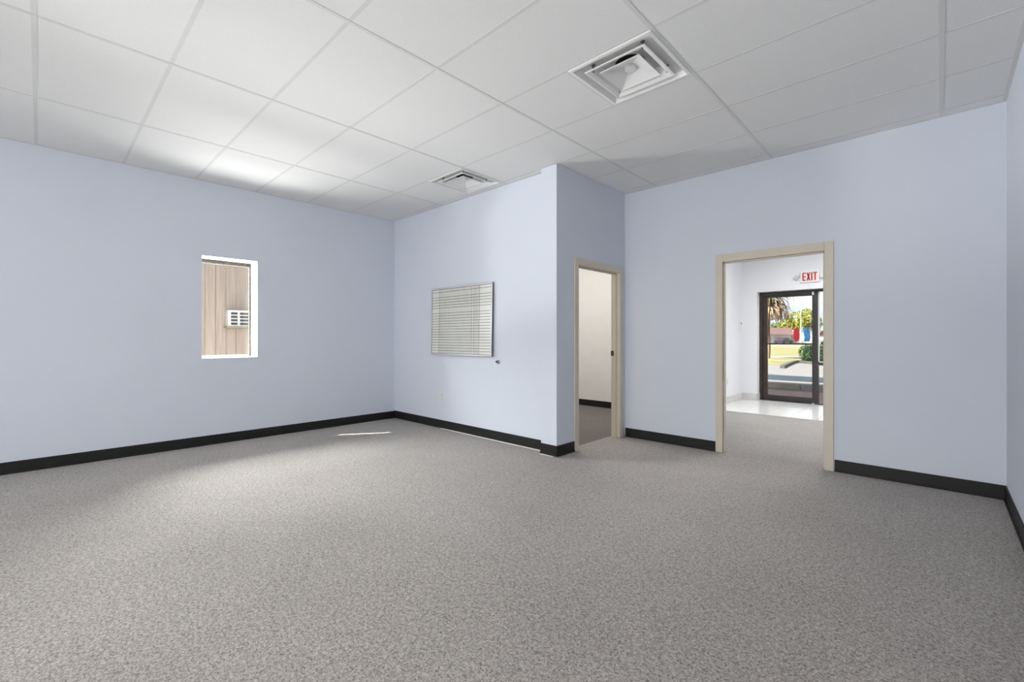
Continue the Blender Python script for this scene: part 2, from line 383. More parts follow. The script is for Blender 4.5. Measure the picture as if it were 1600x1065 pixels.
gr = B(); hw = 0.012; z0, z1 = HC, HC+0.0016
for x in xs:
    ye = YB if x > XD else YW
    gr.box(x-hw, x+hw, YR, ye, z0-0.001, z1); gr.box(x-0.001, x+0.001, YR, ye, z1, z1+0.03)
for y in ys:
    xe0 = XL if y < YW else XD
    e = [xe0]+[x for x in xs if x > xe0]+[XR]
    for a, c in zip(e[:-1], e[1:]):
        gr.box(a+hw, c-hw, y-hw, y+hw, z0+0.0004, z1); gr.box(a+hw, c-hw, y-0.001, y+0.001, z1, z1+0.025)
for x, y0, y1 in inset: gr.box(x-hw, x+hw, y0+hw, y1-hw, z0+0.0008, z1)
struct(gr.build('trim_1', M['tee']), 'white ceiling grid')
wa = 0.024
an = B()
an.box(XL, XL+wa, YR, YW, z0-0.0015, z1-0.001)
an.box(XL+wa, XD-0.206, YW-wa, YW, z0-0.0015, z1-0.001); an.box(XD-0.206, XD+wa, 3.625-wa, 3.625, z0-0.0015, z1-0.001)
an.box(XD, XD+wa, 3.625, YB, z0-0.0015, z1-0.001); an.box(XD+wa, XR-wa, YB-wa, YB, z0-0.0015, z1-0.001)
an.box(XR-wa, XR, YR, YB, z0-0.0015, z1-0.001); an.box(XL+wa, XR-wa, YR, YR+wa, z0-0.0015, z1-0.001)
struct(an.build('trim_2', M['tee']), 'white wall angle around the ceiling')

# ------------------------------------------------------------------ ceiling air diffusers
def ring(b, c, hs_z, close_top=False, close_bot=False):
    """square loft through (half size, z) pairs"""
    k = None; cx, cy = c; vs = []; fs = []
    for h, z in hs_z: vs += [(cx-h,cy-h,z),(cx+h,cy-h,z),(cx+h,cy+h,z),(cx-h,cy+h,z)]
    for a in range(len(hs_z)-1):
        for i in range(4): fs.append((a*4+i, a*4+(i+1) % 4, a*4+4+(i+1) % 4, a*4+4+i))
    if close_top: fs.append(tuple(range(len(vs)-4, len(vs))))
    return b.add(vs, fs)
def diffuser(corner, label):
    cx, cy = corner[0]+0.3048, corner[1]+0.3048
    t = thing('ceiling_diffuser', (cx, cy, HC), label, 'air vent', 'square ceiling air diffusers')
    c = (cx, cy); z = HC
    ring(B(), c, [(0.296,z+0.004),(0.296,z-0.006),(0.276,z-0.008),(0.272,z-0.004),(0.256,z+0.022),(0.240,z+0.034),(0.150,z+0.058)]).build('outer_frame', M['white'], t)
    hole = B(); n = 24
    # top plate around the round neck, and the dark duct
    vs = []; fs = []
    for i in range(n):
        a = 2*math.pi*i/n; ca, sa = math.cos(a), math.sin(a); k = 0.151/max(abs(ca), abs(sa))
        vs.append((cx+ca*k, cy+sa*k, z+0.058)); vs.append((cx+ca*0.100, cy+sa*0.100, z+0.060))
    for i in range(n):
        j = (i+1) % n; fs.append((2*i, 2*j, 2*j+1, 2*i+1))
    hole.add(vs, fs).build('neck_plate', M['white'], t)
    B().tube((cx,cy,z+0.060), (cx,cy,z+0.17), 0.101, n=24).build('duct', M['duct'], t)
    ring(B(), c, [(0.148,z+0.046),(0.186,z-0.002),(0.206,z-0.012),(0.217,z-0.013),(0.219,z-0.009),(0.208,z-0.004),(0.190,z+0.004),(0.152,z+0.050),(0.148,z+0.046)]).build('louver_ring', M['white'], t)
    ip = B(); ring(ip, c, [(0.030,z+0.038),(0.134,z-0.006),(0.144,z-0.012),(0.147,z-0.010),(0.138,z+0.002),(0.034,z+0.046)])
    ip.add([(cx-.03,cy-.03,z+.038),(cx+.03,cy-.03,z+.038),(cx+.03,cy+.03,z+.038),(cx-.03,cy+.03,z+.038)], [(0,1,2,3)])
    inner = ip.build('center_cone', M['white'], t)
    B().tube((cx,cy,z+0.036), (cx,cy,z+0.020), 0.045, 0.038, n=28).tube((cx,cy,z+0.021), (cx,cy,z+0.016), 0.008, n=12).build('cap', M['white'], t)
    for sx in (-1, 1):
        for sy in (-1, 1):
            bk = B(); bk.box(cx+sx*0.18-0.004, cx+sx*0.18+0.004, cy+sy*0.17-0.004, cy+sy*0.17+0.004, z+0.0, z+0.056)
            bk.box(cx+sx*0.18-0.012, cx+sx*0.18+0.012, cy+sy*0.17-0.006, cy+sy*0.17+0.006, z+0.040, z+0.048)
            bk.build('bracket', M['bracket'], t)
    return t
diffuser(DIFF1, 'large square white ceiling diffuser nearest the camera, between the tiles')
diffuser(DIFF2, 'small-looking square white ceiling diffuser near the planning-board wall')

# ------------------------------------------------------------------ baseboards
BH, BT = 0.108, 0.009
def bb(name, segs, z=0.0, label=None):
    b = B()
    for x0, x1, y0, y1, side in segs:
        b.box(x0, x1, y0, y1, z, z+BH)
        # coved toe
        d = 0.009
        if side == '+x': b.box(x1, x1+d, y0, y1, z, z+0.014)
        if side == '-x': b.box(x0-d, x0, y0, y1, z, z+0.014)
        if side == '-y': b.box(x0, x1, y0-d, y0, z, z+0.014)
        if side == '+y': b.box(x0, x1, y1, y1+d, z, z+0.014)
    return struct(b.build(name, M['black'], bevel=0.002), label)
bb('baseboard_left', [(XL, XL+BT, YR, YW, '+x')], label='black vinyl baseboard along the left wall')
bb('baseboard_center', [(XL+BT, XD-0.206, YW-BT, YW, '-y')], 0.006, 'black vinyl baseboard under the planning board')
bb('baseboard_pilaster', [(XD-0.214, XD+BT, 3.625-BT, 3.625, '-y'), (XD, XD+BT, 3.625, 3.925, '+x')], 0.008, 'black vinyl baseboard wrapping the pilaster')
bb('baseboard_front', [(XD+0.012, -1.760, YB-BT, YB, '-y'), (-0.705, XR-BT, YB-BT, YB, '-y')], label='black vinyl baseboard on both sides of the lobby doorway')
bb('baseboard_right', [(XR-BT, XR, YR, YB, '-x')], label='black vinyl baseboard along the right wall')
bb('baseboard_side_room', [(XL+0.01, XD-0.134, 6.80-BT, 6.80, '-y')], label='black baseboard in the side room')
struct(B().box(-4.9, XD-0.214, YW-0.024, YW-0.004, 0, 0.010).box(XD-0.212, XD-0.03, 3.603, 3.617, 0, 0.009).build('trim_3', M['offwhite'], bevel=0.002), 'pale strip showing under the black baseboard')
struct(B().box(XLL, XLL+0.012, YB+0.08, 9.60, 0, 0.134).box(XLL+0.012, -2.612, 9.588, 9.60, 0, 0.134).box(-2.62, -2.600, 9.588, 9.80, 0, 0.134).build('baseboard_lobby', M['base_tile'], bevel=0.003), 'pale tile baseboard in the lobby')

# ------------------------------------------------------------------ door frames
def frame(name, axis, a_in, z_in, fw, fh, t0, t1, proud, label, sign):
    """hollow-metal frame. a_in: clear opening, t0: room face, t1: far face of wall"""
    e = sempty(name, ((a_in[0]+a_in[1])/2, t0, 0) if axis == 'x' else (t0, (a_in[0]+a_in[1])/2, 0), label)
    def bx(b, a0, a1, u0, u1, z0, z1):
        return b.box(a0, a1, u0, u1, z0, z1) if axis == 'x' else b.box(u0, u1, a0, a1, z0, z1)
    p = proud*sign
    a, c = a_in
    j = B()
    for side in (0, 1):
        i = a if side == 0 else c; o = i-fw if side == 0 else i+fw; k = i-0.02 if side == 0 else i+0.02
        b = B()
        bx(b, o, i, t0+p, t0, 0, z_in+fh)                    # room-side casing
        bx(b, o, i, t1, t1-p, 0, z_in+fh)                    # far casing
        bx(b, k, i, t0, t1, 0, z_in+0.02)                    # jamb
        st = i+0.016 if side == 0 else i-0.016
        m0 = t0+(t1-t0)*0.40; m1 = t0+(t1-t0)*0.68
        bx(b, i, st, m0, m1, 0, z_in)                        # stop
        b.build('jamb', M['beige'], e, bevel=0.002)
    b = B()
    bx(b, a, c, t0+p, t0, z_in, z_in+fh); bx(b, a, c, t1, t1-p, z_in, z_in+fh); bx(b, a, c, t0, t1, z_in, z_in+0.02)
    bx(b, a, c, t0+(t1-t0)*0.40, t0+(t1-t0)*0.68, z_in-0.016, z_in)
    b.build('header', M['beige'], e, bevel=0.002)
    return e
d1 = frame('door_1', 'y', (4.000, 4.858), 2.012, 0.072, 0.075, XD, XD-0.100, 0.012, 'beige metal frame of the narrow side room doorway', 1)
d1.children[0]
B().box(-2.965, -2.925, 4.838, 4.8585, 1.000, 1.062).build('strike_plate', M['brass'], d1)
d2 = frame('door_2', 'x', (-1.690, -0.782), 2.030, 0.070, 0.080, YB, YB+0.080, -0.012, 'beige metal frame of the wide lobby doorway', 1)

# ------------------------------------------------------------------ left window
def left_window(name, win, label=None):
    y0, y1, zz0, zz1 = win
    e = sempty(name, (XL-0.25, (y0+y1)/2, zz0), label)
    xg = XL-0.255
    # white painted reveal lining
    r = B(); t = 0.004
    r.box(xg-0.02, XL+0.0005, y1-t, y1, zz0, zz1); r.box(xg-0.02, XL+0.0005, y0, y0+t, zz0, zz1)
    r.box(xg-0.02, XL+0.0005, y0+t, y1-t, zz1-t, zz1)
    r.build('reveal', M['reveal'], e)
    B().box(xg-0.04, XL+0.004, y0+t, y1-t, zz0, zz0+0.014).build('sill', M['reveal'], e, bevel=0.003)
    f = B(); w = 0.018
    f.box(xg-0.02, xg+0.008, y0+t, y0+t+w, zz0+0.014, zz1-t); f.box(xg-0.02, xg+0.008, y1-t-w, y1-t, zz0+0.014, zz1-t)
    f.box(xg-0.02, xg+0.008, y0+t+w, y1-t-w, zz1-t-0.045, zz1-t)
    f.build('window_frame', M['gasket'], e)
    B().box(xg-0.02, xg+0.004, y0+t+w, y1-t-w, zz0+0.014, zz0+0.034).build('bottom_rail', M['white'], e)
    B().box(xg-0.012, xg-0.007, y0+t+w, y1-t-w, zz0+0.034, zz1-t-0.045).build('pane', M['glass'], e)
left_window('window_1', WIN1, 'small fixed window with white reveal and dark gasket')
left_window('window_2', WIN2)
for k, (a, c, u, v) in enumerate(FILL_WIN):
    e = sempty('window_%d' % (k+3), ((a+c)/2, YR-0.1, u))  # made-up window, added so the rear fill light can enter
    f = B(); f.box(a, a+0.05, YR-0.13, YR-0.07, u, v).box(c-0.05, c, YR-0.13, YR-0.07, u, v).box(a+0.05, c-0.05, YR-0.13, YR-0.07, u, u+0.05).box(a+0.05, c-0.05, YR-0.13, YR-0.07, v-0.05, v)
    f.build('window_frame', M['bronze'], e)
    B().box(a+0.05, c-0.05, YR-0.105, YR-0.1, u+0.05, v-0.05).build('pane', M['glass'], e)

# ------------------------------------------------------------------ planning board
bx0, bx1, bz0, bz1 = -5.102, -3.888, 0.996, 1.892
pb = thing('planning_board', (-4.495, YW, bz0), 'wide dry-erase planning board ruled with a fine black grid, hung on the pale wall', 'whiteboard')
yf = YW-0.022
B().box(bx0+0.016, bx1-0.016, yf+0.003, YW-0.002, bz0+0.016, bz1-0.016).build('writing_surface', M['board'], pb)
fr = B(); fw = 0.018
fr.box(bx0, bx1, yf-0.004, YW-0.001, bz1-fw, bz1).box(bx0, bx1, yf-0.004, YW-0.001, bz0, bz0+fw)
fr.box(bx0, bx0+fw, yf-0.004, YW-0.001, bz0+fw, bz1-fw).box(bx1-fw, bx1, yf-0.004, YW-0.001, bz0+fw, bz1-fw)
fr.build('frame', M['alu'], pb, bevel=0.002)
B().box(bx1, bx1+0.003, yf-0.002, YW-0.001, bz0+0.002, bz1-0.002).build('shaded_edge', M['aludark'], pb)  # dark sheet on the right edge, shade put into its colour
gl = B(); X0, X1, Z0, Z1 = bx0+0.022, bx1-0.022, bz0+0.022, bz1-0.022
rows = []; zc = Z1; nrow = 24; ph = (Z1-Z0)/nrow
for k in range(nrow+1):
    if k in (2, 8): continue
    rows.append(Z1-k*ph)
for z in rows: gl.box(X0, X1, yf+0.0016, yf+0.003, z-0.0026, z+0.0026)
w = X1-X0; cols = [0.0, 0.135]
nn = 24
for k in range(1, nn): cols.append(0.135+(0.700-0.135)*k/nn)
for c in cols: gl.box(X0+w*c-0.0011, X0+w*c+0.0011, yf+0.0016, yf+0.003, Z0, Z1)
for c in (0.135, 0.700, 0.735, 0.822, 1.0): gl.box(X0+w*c-0.0022, X0+w*c+0.0022, yf+0.0014, yf+0.003, Z0, Z1)
for c in (0.757, 0.778, 0.80): gl.box(X0+w*c-0.0012, X0+w*c+0.0012, yf+0.0016, yf+0.003, Z0, Z1)
gl.build('grid_lines', M['ink'], pb)
pb.location.y -= 0.021; pb.rotation_euler.x = -0.0235
B().tube((-4.240, yf-0.008, bz0+0.020), (-4.240, yf+0.003, bz0+0.020), 0.011, n=14).build('magnet', M['slot'], pb)

# wall hook to the right of the board
hk = thing('wall_hook', (-3.820, YW, 0.935), 'small round chrome hook on the wall below the planning board corner', 'hook')
B().tube((-3.812, YW, 0.935), (-3.812, YW-0.008, 0.935), 0.026, n=24).tube((-3.812, YW-0.008, 0.935), (-3.812, YW-0.012, 0.935), 0.018, 0.012, n=24).build('rosette', M['chrome'], hk, smooth=False)
B().tube((-3.812, YW-0.010, 0.935), (-3.816, YW-0.026, 0.940), 0.007, n=12).tube((-3.816, YW-0.026, 0.940), (-3.818, YW-0.036, 0.942), 0.012, 0.010, n=14).build('peg', M['slot'], hk)

# outlets
def outlet(loc, axis, label):
    t = thing('wall_outlet', loc, label, 'outlet', 'duplex wall outlets')
    x, y, z = loc
    def bx(b, a0, a1, d0, d1, z0, z1): return b.box(x+a0, x+a1, y-d0, y-d1, z+z0, z+z1) if axis == 'x' else b.box(x+d0, x+d1, y+a0, y+a1, z+z0, z+z1)
    bx(B(), -0.036, 0.036, 0, 0.006, 0, 0.116).build('cover_plate', M['plate'], t, bevel=0.002)
    for k in (0.032, 0.084):
        r = bx(B(), -0.016, 0.016, 0.006, 0.0085, k-0.017, k+0.017).build('receptacle', M['plate'], t, bevel=0.001)
        ss = B()
        for a in (-0.007, 0.005): bx(ss, a, a+0.0025, 0.0085, 0.0092, k-0.005, k+0.008)
        ss.build('slots', M['slot'], r)
    return t
outlet((-4.924, YW, 0.362), 'x', 'white duplex outlet low on the wall under the planning board')
outlet((XLL, 8.736, 0.356), 'y', 'white duplex outlet low on the left lobby wall, seen through the wide doorway')
ts = thing('thermostat', (XLL, 9.45, 1.42), 'small white thermostat on the left lobby wall beside the glass entrance', 'thermostat')
B().box(XLL, XLL+0.028, 9.405, 9.495, 1.42, 1.545).build('body', M['plate'], ts, bevel=0.004)
B().box(XLL+0.028, XLL+0.030, 9.425, 9.475, 1.49, 1.525).build('display', M['bracket'], ts)

# ------------------------------------------------------------------ exit sign
es = thing('exit_sign', (-1.72, 9.60, 2.245), 'white exit sign with red letters and emergency lamp heads above the glass entrance', 'exit sign')
B().box(-1.865, -1.575, 9.555, 9.60, 2.235, 2.435).build('housing', M['white'], es, bevel=0.006)
pk = plain('pale_pink_face', (0.86, 0.66, 0.66), 0.5, 0.3, var=0.02)
B().box(-1.845, -1.595, 9.551, 9.5555, 2.252, 2.418).build('face_plate', pk, es)
lt = B(); y0, y1, zb, zt = 9.547, 9.5515, 2.262, 2.408; s = 0.017
def q(ax, az, bxx, bz, wd):     # slanted bar
    lt.add([(ax-wd/2,y0,az),(ax+wd/2,y0,az),(bxx+wd/2,y0,bz),(bxx-wd/2,y0,bz),(ax-wd/2,y1,az),(ax+wd/2,y1,az),(bxx+wd/2,y1,bz),(bxx-wd/2,y1,bz)],
           [(0,1,2,3),(4,7,6,5),(0,4,5,1),(1,5,6,2),(2,6,7,3),(3,7,4,0)])
x = -1.832; lt.box(x, x+s, y0, y1, zb, zt)
for z in (zb, (zb+zt)/2-s/2, zt-s): lt.box(x+s, x+0.052, y0, y1, z, z+s)
x = -1.768; q(x+0.009, zb, x+0.049, zt, 0.019); q(x+0.049, zb, x+0.009, zt, 0.0191)
x = -1.697; lt.box(x, x+0.019, y0, y1, zb, zt)
x = -1.668; lt.box(x, x+0.060, y0, y1, zt-s, zt); lt.box(x+0.021, x+0.040, y0, y1, zb, zt-s)
lt.build('letters', M['redletter'], es)
for sx in (-1, 1):
    cx = -1.72+sx*0.185
    lh = B().tube((cx, 9.575, 2.34), (cx+sx*0.02, 9.52, 2.335), 0.026, 0.042, n=20).build('lamp_head', M['alu'], es)
    B().box(cx-sx*0.045, cx, 9.57, 9.585, 2.332, 2.348).build('lamp_arm', M['white'], es)

# ------------------------------------------------------------------ glass entrance (door leaf, frame, sidelight)
FY = 9.83
d3 = sempty('door_3', (-2.1, FY, 0), 'dark bronze glass entrance door')
fb = B(); y0, y1 = FY-0.055, FY+0.055
fb.box(-2.608, -2.560, y0, y1, 0, 2.116); fb.box(-2.560, -1.700, y0, y1, 2.070, 2.116)
fb.build('door_frame', M['bronze'], d3, bevel=0.002)
lf = B(); l0, l1 = FY-0.022, FY+0.022
lf.box(-2.555, -2.476, l0, l1, 0.012, 2.065, mi=1); lf.box(-1.728, -1.705, l0, l1, 0.012, 2.065)  # left stile browner: brick reflection put into its colour
lf.box(-2.476, -1.728, l0, l1, 2.008, 2.065); lf.box(-2.476, -1.728, l0, l1, 0.012, 0.112)
lf.build('door_leaf', [M['bronze'], M['bronze_reflect']], d3, bevel=0.002)
B().box(-2.476, -1.728, FY-0.004, FY+0.004, 0.112, 2.008).build('glass', M['glass'], d3)
pbr = B().box(-2.50, -1.71, FY-0.062, FY-0.040, 1.096, 1.124).box(-2.50, -2.48, FY-0.042, FY-0.022, 1.098, 1.122).box(-1.735, -1.715, FY-0.042, FY-0.022, 1.098, 1.122)
pbr.build('push_bar', M['bronze'], d3)
B().tube((-1.765, FY+0.06, 0.90), (-1.765, FY+0.06, 1.09), 0.010, n=12).tube((-1.765, FY+0.06, 0.91), (-1.72, FY+0.02, 0.91), 0.008, n=10).tube((-1.765, FY+0.06, 1.08), (-1.72, FY+0.02, 1.08), 0.008, n=10).build('pull_handle', M['bronze'], d3)
B().box(-1.722, -1.690, FY-0.075, FY-0.0225, 2.015, 2.075).build('pivot', M['alu'], d3, bevel=0.004)
B().box(-1.722, -1.690, FY-0.075, FY-0.0225, 0.0, 0.020).build('pivot', M['alu'], d3, bevel=0.004)
B().box(-2.608, -1.70, FY-0.06, FY+0.06, -0.006, 0.011).build('threshold', M['bronze'], d3)
w5 = sempty('window_5', (-1.5, FY, 0), 'bronze framed glass sidelight beside the entrance door')
sb = B()
sb.box(-1.700, -1.632, y0, y1, 0.02, 2.116); sb.box(-1.632, -0.70, y0, y1, 2.076, 2.116); sb.box(-1.632, -0.70, y0, y1, 0.727, 0.773)
sb.box(-1.70, -0.70, y0, y1, 0, 0.02); sb.box(-0.70, -0.64, y0, y1, 0, 2.116); sb.box(-0.64, 2.4, y0, y1, 2.076, 2.116); sb.box(-0.64, 2.4, y0, y1, 0, 0.03); sb.box(0.85, 0.90, y0, y1, 0.03, 2.076); sb.box(2.35, 2.4, y0, y1, 0.03, 2.076)
sb.build('window_frame', M['bronze'], w5, bevel=0.002)
B().box(-1.632, -1.612, FY-0.03, FY-0.012, 0.79, 2.07).box(-1.612, -1.4, FY-0.03, FY-0.012, 0.773, 0.79).build('glazing_bead', M['alu'], w5)
B().box(-1.632, -0.70, FY-0.004, FY+0.004, 0.773, 2.076).build('pane', M['glass'], w5)
B().box(-1.632, -0.70, FY-0.004, FY+0.004, 0.02, 0.727).build('pane', M['glass'], w5)
B().box(-0.64, 0.85, FY-0.004, FY+0.004, 0.03, 2.076).build('pane', M['glass'], w5)
B().box(0.90, 2.35, FY-0.004, FY+0.004, 0.03, 2.076).build('pane', M['glass'], w5)
# white reveal of the storefront opening
struct(B().box(-2.612, -2.609, 9.601, 9.77, 0.134, 2.118).box(-2.609, 2.4, 9.601, 9.77, 2.117, 2.1185).build('trim_4', M['reveal']))

# ------------------------------------------------------------------ neighbouring building behind the left window
nb = thing('neighbor_building', (-12.0, 2.5, -0.12), 'tan vertical-groove sided building seen through the small left window', 'building')
sg = B(); y = -7.0; XN = -12.0
while y < 12:
    sg.box(XN-0.1, XN, y, y+0.19, -0.12, 3.35); sg.box(XN-0.1, XN-0.012, y+0.19, y+0.203, -0.12, 3.35); y += 0.203
sg.build('siding', M['siding'], nb)
B().box(XN-4, XN-0.1, -7, 12, -0.12, 3.3).build('walls', M['siding'], nb)
B().box(XN-4.2, XN+0.35, -7.2, 12.2, 3.35, 3.5).build('roof', M['stucco'], nb)
ac = thing('window_air_conditioner', (-11.87, 3.25, 1.46), 'white air conditioner with black louvres sticking out of the tan siding', 'air conditioner')
B().box(XN+0.004, XN+0.22, 2.93, 3.60, 1.49, 1.86).build('casing', M['white'], ac, bevel=0.01)
lv = B()
for k in range(4): lv.box(XN+0.222, XN+0.226, 2.99, 3.12, 1.525+k*0.078, 1.575+k*0.078); lv.box(XN+0.222, XN+0.226, 3.17, 3.50, 1.525+k*0.078, 1.575+k*0.078)
lv.build('louvers', M['slot'], ac)
B().box(XN+0.004, XN+0.26, 2.90, 3.63, 1.455, 1.49).build('support_shelf', M['path'], ac)

# ------------------------------------------------------------------ outdoors
G = -0.1
struct(B().box(-60, 60, -40, 9.95, -0.30, -0.12).build('ground_alley', M['dirt']))
struct(B().box(-60, 60, 9.95, 12.9, -0.3, G).build('brick_walkway', M['brick']), 'brick walkway outside the entrance')
struct(B().box(-60, 60, 12.9, 15.0, -0.3, G-0.01).build('parking_asphalt', M['asphalt']))  # canopy shade put into the darker colour, up to the shadow's edge
struct(B().box(-60, 60, 15.0, 16.07, -0.3, G-0.01).box(-60, 60, 18.1, 25.0, -0.3, G-0.01).box(-5.6, 60, 25.0, 29.0, -0.3, G-0.012).build('parking_concrete', M['concrete']), 'pale parking lot concrete')
# darker blue-grey ground band with an uneven edge
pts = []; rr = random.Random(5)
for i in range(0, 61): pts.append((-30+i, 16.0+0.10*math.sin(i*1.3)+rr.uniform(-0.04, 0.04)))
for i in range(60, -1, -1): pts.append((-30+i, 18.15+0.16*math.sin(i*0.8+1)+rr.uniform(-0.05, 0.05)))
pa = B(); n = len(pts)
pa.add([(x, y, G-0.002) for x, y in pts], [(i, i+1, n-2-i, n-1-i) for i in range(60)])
struct(pa.build('blue_grey_band', M['darkband']), 'blue-grey band across the parking lot')
struct(B().box(-80, -5.5, 25.0, 32.7, -0.3, G+0.03).box(-80, 60, 38.8, 75.0, -0.3, G).build('grass_verge', M['grass']), 'dry yellow-green grass')
struct(B().box(-80, 60, 32.7, 38.8, -0.3, G-0.005).box(-200, 200, 75.0, 300, -0.3, G-0.005).build('road', M['path']), 'pale road beyond the grass')
isl = [(-5.62, 28.5), (-5.2, 27.75), (-4.7, 27.2), (-4.1, 25.9), (8, 25.9), (8, 32.7), (-6.3, 32.7)]
struct(B().prism(isl, -0.3, G+0.06).build('mulch_bed', M['mulch']), 'brown mulch bed under the hedge')
cb = B()
cp = [(-5.06, 22.4), (-5.30, 24.0), (-5.64, 27.2), (-5.66, 28.5), (-5.25, 27.7), (-4.83, 27.2), (-4.15, 25.8), (-3.0, 25.3), (6, 25.3)]
cp2 = [(-5.06, 22.4), (-5.30, 24.0), (-5.64, 27.2), (-5.75, 28.3)]
def curb(path, b):
    for (xa, ya), (xb, yb) in zip(path[:-1], path[1:]):
        d = Vector((xb-xa, yb-ya)).normalized(); nrm = Vector((-d.y, d.x))*0.09
        b.prism([(xa-nrm.x, ya-nrm.y), (xb-nrm.x+d.x*0.05, yb-nrm.y+d.y*0.05), (xb+nrm.x+d.x*0.05, yb+nrm.y+d.y*0.05), (xa+nrm.x, ya+nrm.y)], -0.2, G+0.11)
curb(cp, cb)
struct(cb.build('concrete_curb', M['curb']), 'weathered concrete curb around the planting bed')
ws = thing('wheel_stop', (-3.6, 13.55, G), 'long low concrete wheel stop outside the glass door', 'wheel stop')
B().add([(-4.75,13.47,G-.01),(-2.63,13.47,G-.01),(-2.63,13.63,G-.01),(-4.75,13.63,G-.01),(-4.75,13.50,G+.11),(-2.66,13.50,G+.11),(-2.66,13.60,G+.11),(-4.75,13.60,G+.11)],
        [(0,3,2,1),(4,5,6,7),(0,1,5,4),(1,2,6,5),(2,3,7,6),(3,0,4,7)]).build('concrete_block', M['curb'], ws)
for xx in (-2.9, -4.5): B().tube((xx,13.55,G+.105),(xx,13.55,G+.12),0.012,n=10).build('anchor_pin', M['bracket'], ws)

def leaf_cloud(b, c, r, n, size, rng, shell=0.55, droop=0.0):
    for _ in range(n):
        while True:
            v = Vector((rng.uniform(-1, 1), rng.uniform(-1, 1), rng.uniform(-1, 1)))
            if shell < v.length < 1: break
        p = Vector((c[0]+v.x*r[0], c[1]+v.y*r[1], c[2]+v.z*r[2]))
        a = Vector((rng.gauss(0, 1), rng.gauss(0, 1), rng.gauss(0, 1))).normalized(); e = a.orthogonal().normalized()
        s = size*rng.uniform(0.6, 1.3)
        b.add([p-a*s, p+e*s*0.5, p+a*s, p-e*s*0.5], [(0, 1, 2, 3)])
def tree(name, x, y, blobs, mat, leaf, n, label, cat='tree', trunk=None, group=None, seed=1):
    t = thing(name, (x, y, G), label, cat, group); rng = random.Random(seed)
    b = B()
    for (dx, dy, z, rx, rz) in blobs: leaf_cloud(b, (x+dx, y+dy, z), (rx, rx, rz), n, leaf, rng)
    b.build('foliage', mat, t)
    tr = B(); h = max(bl[2] for bl in blobs)
    tr.tube((x, y, G-0.05), (x, y, h*0.9), trunk or 0.25, (trunk or 0.25)*0.4, n=8)
    for (dx, dy, z, rx, rz) in blobs: tr.tube((x, y, h*0.3), (x+dx*0.8, y+dy*0.8, z), 0.1, 0.04, n=6)
    tr.build('trunk', M['bark'], t)
    return t
tree('oak_tree', -31.4, 155.9, [(0,0,6.8,2.6,2.6),(-2.0,-1,5.6,1.9,2.3),(1.7,1,6.4,1.8,3.0),(0.3,0,4.4,2.6,2.0)], M['yellow'], 0.32, 420, 'yellow-green tree behind the red banner, left of the white pole', seed=2)
tree('oak_tree', -27.9, 152.3, [(0,0,7.2,2.3,2.8),(1.5,1,5.4,2.0,2.4),(-1.3,-1,5.0,1.8,2.4)], M['yellow'], 0.32, 420, 'yellow-green tree behind the blue banner, right of the white pole', seed=3)
tree('shade_tree', -19.5, 152.5, [(0,0,5.8,2.6,2.4),(-2.2,-1,4.6,2.0,2.6),(2.4,1,4.8,2.2,2.4)], M['green'], 0.32, 420, 'green tree seen through the glass sidelight above the dark red roof', seed=4)
tree('distant_tree', -42.0, 167, [(0,0,6.2,3.6,2.6),(3.5,1.5,6.6,3.2,2.7),(-4,-2,5.6,3.5,2.4),(6.6,3,5.4,2.6,2.2)], M['haze'], 0.34, 500, 'pale hazy grey-green trees far behind the palm trunk', seed=5)
tree('leafy_bush', -36.7, 159.0, [(0,0,4.9,1.9,1.3),(2.0,1,4.7,1.6,1.2),(-1.8,-1,4.4,1.4,1.0)], M['green'], 0.26, 330, 'small bright green tree above the roof of the long pink-banded store', seed=6)

# hedge
hd = thing('clipped_hedge', (-4.2, 29.2, G+0.06), 'round-ended dark green clipped hedge on the mulch bed', 'hedge')
rng = random.Random(9); hb = B()
for k in range(9):
    leaf_cloud(hb, (-5.15+k*0.72, 29.0+rng.uniform(-.08, .08)-k*0.22, 0.42+rng.uniform(-.02, .03)), (0.62, 0.6, 0.53), 900, 0.045, rng, shell=0.8)
hb.build('foliage', M['hedge'], hd)
hc = B()  # solid near-black core filling the hedge behind its leaves
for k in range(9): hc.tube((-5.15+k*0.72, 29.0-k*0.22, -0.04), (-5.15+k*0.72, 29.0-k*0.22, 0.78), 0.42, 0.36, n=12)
hc.build('hedge_core', plain('hedge_interior', (0.008, 0.018, 0.006), 0.9), hd)

# palm with a skirt of dead fronds
pm = thing('palm_tree', (-7.95, 31.85, G), 'thin palm tree with a brown skirt of dead fronds left of the glass door', 'tree')
tr = B(); pth = [(-7.93, 31.85, G-0.05), (-7.90, 31.85, 0.8), (-7.98, 31.85, 1.6), (-8.02, 31.85, 2.6), (-8.05, 31.85, 3.6)]
rad = [0.055, 0.055, 0.09, 0.13, 0.14]
for a in range(4): tr.tube(pth[a], pth[a+1], rad[a], rad[a+1], n=10)
tr.build('trunk', M['trunk'], pm)
def fronds(n, top, spread, droop, L, rng, dz=0.0, wd=0.10):
    b = B()
    for k in range(n):
        az = rng.uniform(0, 2*math.pi); rr = spread*rng.uniform(0.55, 1.1); zz = top+rng.uniform(-dz, dz)
        dr = droop*rng.uniform(0.8, 1.15); c, s = math.cos(az), math.sin(az); prev = None; seg = 5
        for i in range(seg+1):
            t = i/seg; r = 0.1+rr*math.sin(min(1, t*1.15)*math.pi/2); z = zz+0.18*math.sin(t*math.pi)*(1-t)-dr*t**1.7
            w = wd*(0.5+1.0*math.sin(math.pi*min(1, t*0.9+0.1)))*(1-0.75*t)
            p = Vector((-8.05+c*r, 31.85+s*r, z)); sd = Vector((-s, c, 0))*w
            cur = (p-sd, p+sd)
            if prev: b.add([prev[0], prev[1], cur[1], cur[0]], [(0, 1, 2, 3)])
            prev = cur
    return b
rng = random.Random(12)
